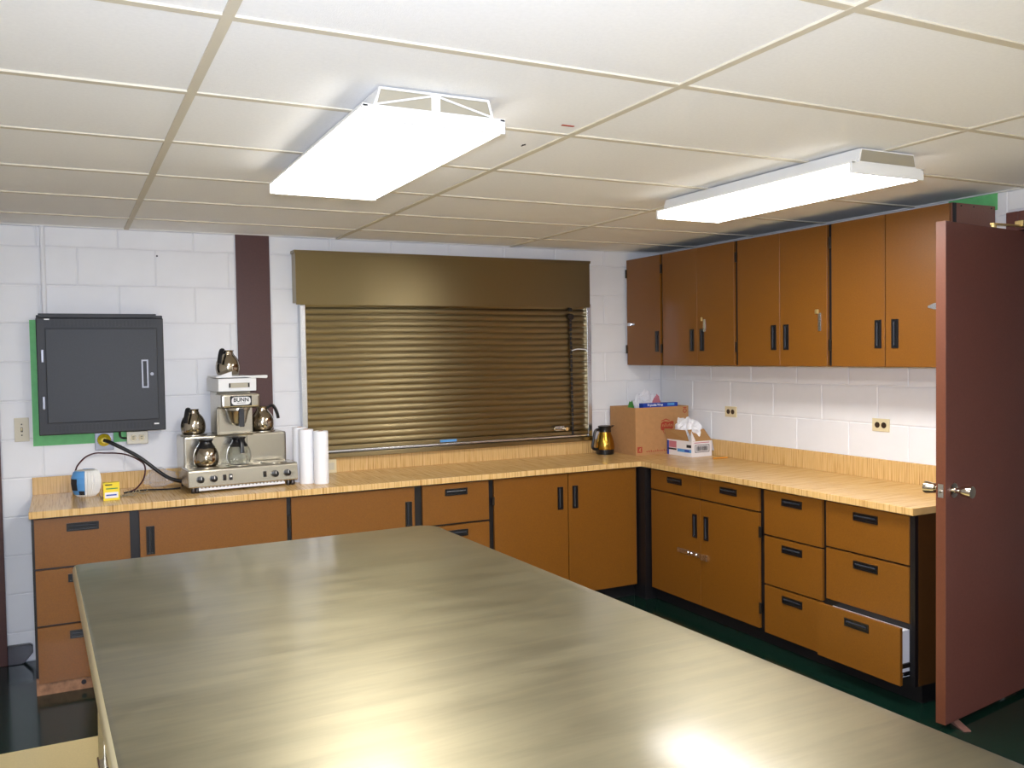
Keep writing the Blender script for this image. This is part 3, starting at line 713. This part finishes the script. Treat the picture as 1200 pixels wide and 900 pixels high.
# coffee pots -----------------------------------------------------
def pot(label, loc, ang, body='pot', rim='pot', handle=True, s=1.0, group='coffee pots on the brewer'):
    t = thing('coffee_pot', label, 'coffee pot', loc, ang)
    pr = [(.052, 0), (.058, .003), (.064, .014), (.0675, .034), (.067, .054), (.063, .074), (.055, .092), (.044, .107), (.034, .117), (.031, .124)]
    if body == 'glass':
        inn = [(max(.001, a-.0025), max(b, .003)) for a, b in reversed(pr)]
        MB().lathe(pr+inn, (0, 0, 0), 32, capt=True).build('body', 'glass', t, smooth=True, world=False)
    else:
        MB().lathe(pr, (0, 0, 0), 32).build('body', body, t, smooth=True, world=False)
    MB().lathe([(.033, .112), (.035, .118), (.034, .122), (.031, .128), (.033, .138), (.036, .141), (.031, .1415)] if rim != 'black' else [(.050, .097), (.051, .103), (.040, .116), (.035, .126), (.034, .134), (.041, .144), (.040, .148), (.03, .147)], (0, 0, 0), 28).build('collar', 'pull' if rim == 'black' else rim, t, smooth=True, world=False)
    if handle:
        P = smooth_path([(.030, 0, .128), (.047, 0, .140), (.062, 0, .143), (.077, 0, .124), (.088, 0, .092), (.093, 0, .066)], 5)
        h = MB().tube(P, [.008]*6+[.0098]*(len(P)-6), 8)
        h.v = [(a[0], a[1]*1.3, a[2]) for a in h.v]
        h.build('handle', 'pull', t, smooth=True, world=False)
    return t
cmat = Matrix.Translation(cm.location) @ Matrix.Rotation(math.radians(4), 4, 'Z')
def onm(x, y, z_): return tuple(cmat @ Vector((x, y, z_)))
pot('steel coffee pot on the rear warmer at the end near the black equipment cabinet', onm(-.215, .275, .303), math.radians(238))
pot('steel coffee pot on the rear warmer next to the paper rolls, handle swung outward', onm(.175, .275, .303), math.radians(-8))
pot('steel coffee pot with dark open rim on the front warmer', onm(-.186, .095, .137), math.radians(80), rim='black', handle=False)
pot('clear glass coffee pot with black collar under the brew funnel', onm(-.008, .095, .137), math.radians(-88), body='glass', rim='black')
pot('steel coffee pot at the very top of the brewer', onm(-.02, .25, .633), math.radians(232))
# white scoop lying on top of the brewer
so = thing('plastic_scoop', 'white plastic scoop with a handle lying on top of the brewer', 'scoop', onm(0, .2, .6195), math.radians(4))
MB().box(-.115, .085, -.09, .15, 0, .009).build('tray', 'white', so, bev=.002, world=False)
MB().prism([(-.125, .004), (-.03, .004), (-.03, .034), (-.045, .03)], 1, -.085, -.078).build('side_wall', 'white', so, world=False)
MB().prism([(.07, -.003), (.165, -.008), (.17, 0.0), (.168, .010), (.07, .009)], 1, -.09, -.05).build('handle', 'white', so, bev=.003, world=False)

# paper rolls -----------------------------------------------------
for (x, y, h_, lab) in ((-2.736, -.45, .302, 'white paper roll standing frontmost beside the brewer, next to the ivory outlet box'), (-2.808, -.398, .312, 'white paper roll standing between two other rolls beside the brewer'), (-2.822, -.305, .318, 'white paper roll standing closest to the wall, beside the brewer')):
    t = thing('paper_roll', lab, 'paper roll', (x, y, ZC), 0, 'paper rolls beside the brewer')
    MB().lathe([(.041, 0), (.042, .003), (.042, h_-.003), (.040, h_), (.016, h_), (.016, h_-.03)], (0, 0, 0), 32).build('roll', 'paper', t, smooth=True, world=False)
    MB().lathe([(.0155, h_-.028), (.0155, h_+.001), (.0135, h_+.001), (.0135, h_-.028)], (0, 0, 0), 20).build('core', 'card', t, smooth=True, world=False)

# ------------------------------------------------------------------ counter clutter, left end
def crumple(name, m, loc, scale, seed, amp=.35, sub=3, freq=2.2, parent=None):
    bm = bmesh.new(); bmesh.ops.create_icosphere(bm, subdivisions=sub, radius=1)
    off = Vector((seed*3.7, seed*1.3, seed*2.1))
    for v in bm.verts:
        d = v.co.normalized(); k = 1+amp*noise.noise(d*freq+off)+amp*.6*noise.noise(d*freq*2.7+off)+amp*.35*random.uniform(-1, 1)
        v.co = Vector((d.x*scale[0]*k, d.y*scale[1]*k, max(-.97, d.z*k)*scale[2]))
    me = bpy.data.meshes.new(name); bm.to_mesh(me); bm.free(); me.materials.append(M[m])
    return link(name, me, parent, loc)
fp = thing('filter_pack', 'plastic-wrapped stack of white coffee filters with a blue label', 'filter pack', (-3.953, -.20, ZC))
NS = 64; rings = [(.046, 0), (.058, .012), (.067, .04), (.071, .075), (.069, .105), (.060, .13), (.050, .138)]
vs = []; fs = []
for (rr, hh) in rings:
    for k in range(NS):
        t = 2*math.pi*k/NS; q = rr*(1+.045*(1 if k % 2 else -1)); vs.append((q*math.cos(t), q*math.sin(t), hh))
for i in range(len(rings)-1):
    for k in range(NS): fs.append((i*NS+k, i*NS+(k+1) % NS, (i+1)*NS+(k+1) % NS, (i+1)*NS+k))
fs.append(tuple(range(NS-1, -1, -1))); fs.append(tuple((len(rings)-1)*NS+k for k in range(NS)))
MB().add(vs, fs).build('filters', 'filt', fp, world=False)
def band(a0, a1, prof_, ex, nseg=10):
    vs = []; fs = []
    for (rr, hh) in prof_:
        for k in range(nseg+1):
            t = math.radians(a0+(a1-a0)*k/nseg); vs.append(((rr+ex)*math.cos(t), (rr+ex)*math.sin(t), hh))
    for i in range(len(prof_)-1):
        for k in range(nseg): fs.append((i*(nseg+1)+k, i*(nseg+1)+k+1, (i+1)*(nseg+1)+k+1, (i+1)*(nseg+1)+k))
    return MB().add(vs, fs)
lb = band(185, 262, rings[1:], .004).build('label_band', 'ltblue', fp, world=False)
band(192, 232, [(.066, .036), (.071, .072), (.070, .098)], .0055).build('label_window', 'ink', lb, world=False)
band(236, 260, [(.058, .012), (.065, .034)], .0055).build('label_spot', 'ink', lb, world=False)
band(20, 110, [(.069, .112), (.058, .133), (.04, .141)], .004).build('label_top', 'ltblue', fp, world=False)
yb = thing('small_carton', 'small yellow and white carton standing near the front of the counter', 'box', (-3.842, -.435, ZC), math.radians(3))
MB().box(-.039, .039, -.018, .018, 0, .092).build('carton', 'ybox', yb, bev=.001, world=False)
MB().box(-.032, .032, -.0187, -.018, .012, .042).build('label_panel', 'cardwhite', yb, world=False)
MB().box(-.026, .024, -.0193, -.0187, .024, .031).build('print_line', 'blue', yb, world=False)
MB().box(-.03, .004, -.0187, -.018, .078, .084).build('print_line', 'ink', yb, world=False)
MB().box(-.026, .03, -.0187, -.018, .058, .064).build('print_line', 'greenleaf', yb, world=False)
MB().box(-.0395, -.039, -.012, .012, .01, .08).build('side_print', 'redprint', yb, world=False)
def wp(x, y, z_): return (x, y, z_)
tw = MB().tube(smooth_path([(-4.005, -.17, 1.045), (-3.99, -.13, 1.075), (-3.95, -.07, 1.11), (-3.90, -.04, 1.125), (-3.85, -.035, 1.122), (-3.80, -.05, 1.12), (-3.75, -.075, 1.112), (-3.70, -.10, 1.09), (-3.655, -.12, 1.05), (-3.66, -.15, .985), (-3.70, -.19, .935), (-3.74, -.22, .9195)], 6), .0042, 8).build('thin_wire', 'redwire', None, smooth=True)
tag(tw, 'thin dark red wire arching from the filter pack across the wall to the counter', 'wire')
t2 = MB().tube(smooth_path([(-3.77, -.25, .9195), (-3.72, -.22, .9195), (-3.66, -.20, .9195), (-3.60, -.22, .9195), (-3.54, -.24, .9195), (-3.48, -.23, .9195)], 6), .0045, 8).build('loose_cord', 'cable', None, smooth=True)
tag(t2, 'loose dark cord lying along the counter behind the brewer foot', 'cord')
tg = MB()
for i in range(7):
    random.seed(40+i); x0, y0 = -3.775+random.uniform(-.02, .02), -.34+random.uniform(-.03, .03)
    P = [(x0, y0, ZC+.003+.001*i)]
    for k in range(4): P.append((x0+.028*(k+1)*math.cos(i*1.1)+random.uniform(-.01, .01), y0+.028*(k+1)*math.sin(i*1.1)*.6+random.uniform(-.01, .01), ZC+.004+random.uniform(0, .03)*(k % 2)))
    q = MB().tube(smooth_path(P, 4), .0024, 6); tg.add(q.v, q.f)
tgo = tg.build('wire_tangle', 'tanwire', None, smooth=True); tag(tgo, 'small tangle of tan twist ties beside the yellow carton', 'twist ties')
pb = crumple('plastic_bag', 'clear', (-3.575, -.085, ZC+.052), (.080, .042, .052), 5, .4, 3); tag(pb, 'clear crumpled plastic bag against the backsplash behind the power cord', 'plastic bag')

# ------------------------------------------------------------------ counter clutter, corner
th = thing('coffee_carafe', 'gold carafe with black lid, base and handle near the shutter', 'carafe', (-.600, -.140, ZC))
MB().lathe([(.060, 0), (.064, .004), (.066, .03), (.066, .036)], (0, 0, 0), 32).build('base', 'pull', th, smooth=True, world=False)
MB().lathe([(.066, .036), (.068, .05), (.064, .09), (.052, .13), (.044, .15), (.042, .158)], (0, 0, 0), 32).build('body', 'gold', th, smooth=True, world=False)
ld = MB().lathe([(.042, .158), (.046, .162), (.044, .178), (.048, .196), (.050, .202), (.03, .206)], (0, 0, 0), 32).build('lid', 'pull', th, smooth=True, world=False)
MB().prism([(.03, .178), (.075, .203), (.03, .206)], 1, -.018, .018).build('spout', 'pull', ld, bev=.003, world=False)
MB().tube(smooth_path([(-.040, 0, .178), (-.072, 0, .176), (-.088, 0, .150), (-.098, 0, .10), (-.105, 0, .055), (-.085, 0, .04), (-.064, 0, .04)], 5), .010, 8).build('handle', 'pull', th, smooth=True, world=False)

cb = thing('cardboard_box', 'large open brown cardboard box with a red printed emblem', 'box', (-.257, -.200, ZC), math.radians(-1.0))
bw, bd, bh, tk = .228, .165, .335, .004
MB().box(-bw, bw, -bd, -bd+tk, 0, bh).build('front_wall', 'card', cb, world=False)
MB().box(-bw, bw, bd-tk, bd, 0, bh).build('back_wall', 'card', cb, world=False)
MB().box(-bw, -bw+tk, -bd+tk, bd-tk, 0, bh).build('side_wall', 'card', cb, world=False)
MB().box(bw-tk, bw, -bd+tk, bd-tk, 0, bh).build('side_wall', 'card', cb, world=False)
MB().box(-bw+tk, bw-tk, -bd+tk, bd-tk, 0, tk).build('bottom', 'card', cb, world=False)
MB().prism([(bw+.001, bh-.03), (bw+.018, bh-.05), (bw+.022, bh-.14), (bw+.001, bh-.15)], 1, -.06, -.055).build('loose_flap', 'card', cb, world=False)
yf = -bd
# emblem: red ribbon with pale lettering strokes, a banner above and a bubble below
em = [(-.055, .0), (-.05, .035), (-.025, .047), (.01, .040), (.045, .047), (.058, .04), (.055, .0), (.04, -.012), (.01, -.006), (-.02, -.010), (-.035, -.02), (-.05, -.015)]
e_ = MB().prism([(.040+a, .185+b) for a, b in em], 1, yf-.001, yf).build('emblem', 'redprint', cb, world=False)
st = MB()
for i, (a, hgt) in enumerate(((-.042, .016), (-.029, .014), (-.017, .022), (-.005, .015), (.008, .014), (.020, .022), (.031, .015), (.042, .018))):
    q = MB().box(.040+a, .040+a+.0045, yf-.0016, yf-.001, .193, .193+hgt); st.add(q.v, q.f)
    q = MB().box(.040+a, .040+a+.010, yf-.0016, yf-.001, .193+(.0 if i % 2 else hgt-.004), .197+(.0 if i % 2 else hgt-.004)); st.add(q.v, q.f)
st.build('emblem_strokes', 'card', e_, world=False)
MB().prism([(-.01, .236), (.03, .250), (.062, .238), (.062, .232), (.03, .243), (-.008, .231)], 1, yf-.001, yf).build('emblem_banner', 'redprint', e_, world=False)
bub = MB()
for k in range(10):
    t0, t1 = math.radians(180+18*k), math.radians(180+18*(k+1))
    q = MB().prism([(.028+.024*math.cos(t0), .168+.026*math.sin(t0)), (.028+.024*math.cos(t1), .168+.026*math.sin(t1)), (.028+.021*math.cos(t1), .168+.023*math.sin(t1)), (.028+.021*math.cos(t0), .168+.023*math.sin(t0))], 1, yf-.001, yf); bub.add(q.v, q.f)
bub.build('emblem_outline', 'redprint', e_, world=False)
sq = MB().box(-.213, -.175, yf-.001, yf, .018, .060).build('corner_stamp', 'redprint', cb, world=False)
MB().prism([(-.205, .024), (-.195, .05), (-.183, .054), (-.189, .036), (-.183, .024), (-.191, .024), (-.195, .034)], 1, yf-.0016, yf-.001).build('stamp_figure', 'card', sq, world=False)
rw = MB()
for i in range(15):
    x = -.138+i*.0185; q = MB().box(x, x+.006, yf-.001, yf, .020, .028+.003*(i*7 % 3)); rw.add(q.v, q.f)
    q = MB().box(x+.007, x+.0095, yf-.001, yf, .020, .026); rw.add(q.v, q.f)
rw.build('print_row', 'redprint', cb, world=False)
rg = MB()
for k in range(16):
    t0, t1 = math.radians(22.5*k), math.radians(22.5*(k+1))
    q = MB().prism([(.196+a*math.cos(t), .300+a*math.sin(t)) for (a, t) in ((.016, t0), (.016, t1), (.011, t1), (.011, t0))], 1, yf-.001, yf); rg.add(q.v, q.f)
q = MB().box(.182, .210, yf-.001, yf, .319, .326); rg.add(q.v, q.f); rg.build('round_mark', 'redprint', cb, world=False)
MB().box(.100, .1015, yf-.001, yf, .24, .285).build('crease', 'cardin', cb, world=False)
# contents of the big box
ft = thing('foil_carton', 'blue carton with white lettering standing in the cardboard box', 'carton', (-.262, -.300, ZC+.004), math.radians(-1.0))
MB().box(-.130, .165, -.028, .028, 0, .357).build('carton', 'blue', ft, bev=.001, world=False)
link('lettering', text_mesh('Reynolds Wrap', .021, 'white', bold=.0006), ft, (-.03, -.0285, .344), (math.pi/2, 0, 0))
MB().box(.075, .135, -.0288, -.028, .336, .354).build('print_patch', 'ltblue', ft, world=False)
gl = crumple('green_packet', 'greenleaf', (-.428, -.22, ZC+.190), (.030, .055, .185), 9, .12, 3); tag(gl, 'green packet poking out of the cardboard box', 'packet')
b1 = crumple('plastic_bag', 'bag', (-.235, -.125, ZC+.21), (.125, .068, .205), 3, .22, 4, 3.0); tag(b1, 'crumpled white plastic bags bulging out of the large cardboard box', 'plastic bag')
b1.location.z = ZC+.235
b2_ = crumple('snack_bag', 'pink', (-.22, -.244, ZC+.215), (.050, .013, .2), 8, .16, 3, 3.0); tag(b2_, 'pink crumpled packet among the bags in the large cardboard box', 'packet')

sb = thing('white_carton', 'small open white carton with flaps folded out and printed sides', 'box', (-.142, -.515, ZC), math.radians(1))
sw_, sd_, sh_ = .088, .135, .108
MB().box(-sw_, sw_, -sd_, -sd_+.003, 0, sh_).build('front_wall', 'cardwhite', sb, world=False)
MB().box(-sw_, sw_, sd_-.003, sd_, 0, sh_).build('back_wall', 'cardwhite', sb, world=False)
MB().box(-sw_, -sw_+.003, -sd_+.003, sd_-.003, 0, sh_).build('side_wall', 'cardwhite', sb, world=False)
MB().box(sw_-.003, sw_, -sd_+.003, sd_-.003, 0, sh_).build('side_wall', 'cardwhite', sb, world=False)
MB().box(-sw_+.003, sw_-.003, -sd_+.003, sd_-.003, 0, .003).build('bottom', 'cardwhite', sb, world=False)
# flaps: front flap leans up and outward, left flap stands up and outward, gusset between
MB().add([(-sw_+.01, -sd_+.002, sh_), (sw_, -sd_+.002, sh_), (sw_-.02, -sd_+.06, sh_+.075), (-sw_+.012, -sd_+.06, sh_+.075), (-sw_+.01, -sd_-.001, sh_), (sw_, -sd_-.001, sh_), (sw_-.02, -sd_+.057, sh_+.077), (-sw_+.012, -sd_+.057, sh_+.077)],
         [(0, 1, 2, 3), (7, 6, 5, 4), (0, 4, 5, 1), (1, 5, 6, 2), (2, 6, 7, 3), (3, 7, 4, 0)]).build('flap', 'cardin', sb, world=False)
MB().add([(-sw_+.002, -sd_+.03, sh_), (-sw_+.002, sd_, sh_), (-sw_-.03, sd_-.01, sh_+.075), (-sw_-.012, -sd_+.05, sh_+.075), (-sw_-.001, -sd_+.03, sh_), (-sw_-.001, sd_, sh_), (-sw_-.033, sd_-.01, sh_+.076), (-sw_-.015, -sd_+.05, sh_+.076)],
         [(0, 1, 2, 3), (7, 6, 5, 4), (0, 4, 5, 1), (1, 5, 6, 2), (2, 6, 7, 3), (3, 7, 4, 0)]).build('flap', 'cardin', sb, world=False)
MB().add([(-sw_, -sd_, sh_), (-sw_+.035, -sd_, sh_), (-sw_+.002, -sd_+.004, sh_+.07), (-sw_, -sd_+.03, sh_), (-sw_+.004, -sd_+.008, sh_+.068)],
         [(0, 1, 2), (0, 2, 4, 3), (1, 4, 2), (0, 3, 4, 1)]).build('corner_gusset', 'cardwhite', sb, world=False)
MB().add([(sw_, -sd_, sh_), (sw_+.028, -sd_+.01, sh_-.075), (sw_+.02, -sd_+.1, sh_-.07), (sw_, -sd_+.12, sh_), (sw_+.002, -sd_, sh_+.001), (sw_+.030, -sd_+.01, sh_-.075), (sw_+.022, -sd_+.1, sh_-.07), (sw_+.002, -sd_+.12, sh_)],
         [(0, 1, 2, 3), (7, 6, 5, 4), (0, 4, 5, 1), (1, 5, 6, 2), (2, 6, 7, 3), (3, 7, 4, 0)]).build('torn_flap', 'cardwhite', sb, world=False)
yy = -sd_
bc = MB()
for q in (MB().box(-.060, .066, yy-.0008, yy, .078, .082), MB().box(-.060, .066, yy-.0008, yy, .030, .034), MB().box(-.060, -.056, yy-.0008, yy, .034, .078), MB().box(.062, .066, yy-.0008, yy, .034, .078)): bc.add(q.v, q.f)
x = -.046; random.seed(3)
while x < .050:
    wv = random.choice((.0015, .003, .0045)); q = MB().box(x, x+wv, yy-.0008, yy, .040, .072); bc.add(q.v, q.f); x += wv+random.choice((.002, .0035))
bc.build('barcode', 'ink', sb, world=False)
MB().box(-.066, .066, yy-.0008, yy, .094, .099).build('print_line', 'pink', sb, world=False)
xx = -sw_
MB().box(xx-.0008, xx, .030, .112, .052, .098).build('print_patch', 'pink', sb, world=False)
MB().box(xx-.0008, xx, -.13, .02, .028, .050).build('print_patch', 'ltblue', sb, world=False)
MB().box(xx-.0008, xx, .03, .128, .036, .048).build('print_patch', 'ink', sb, world=False)
MB().box(xx-.0008, xx, .114, .134, .0, .10).build('print_patch', 'blue', sb, world=False)
MB().box(xx-.0008, xx, -.13, -.08, .062, .082).build('print_patch', 'ink', sb, world=False)
MB().box(xx-.0012, xx-.0008, -.11, -.06, .032, .046).build('print_patch', 'blue', sb, world=False)
wb2 = crumple('tissue_liner', 'paper', (-.147, -.50, ZC+.138), (.078, .112, .120), 6, .24, 4, 2.6); tag(wb2, 'white crumpled liner bulging out of the small white carton', 'bag')
pcl = MB().tube([(-.165, -.80, ZC+.0045), (-.055, -.815, ZC+.0045)], .0042, 6).build('pencil', 'pencil', None); tag(pcl, 'short orange pencil lying on the counter in front of the white carton', 'pencil')
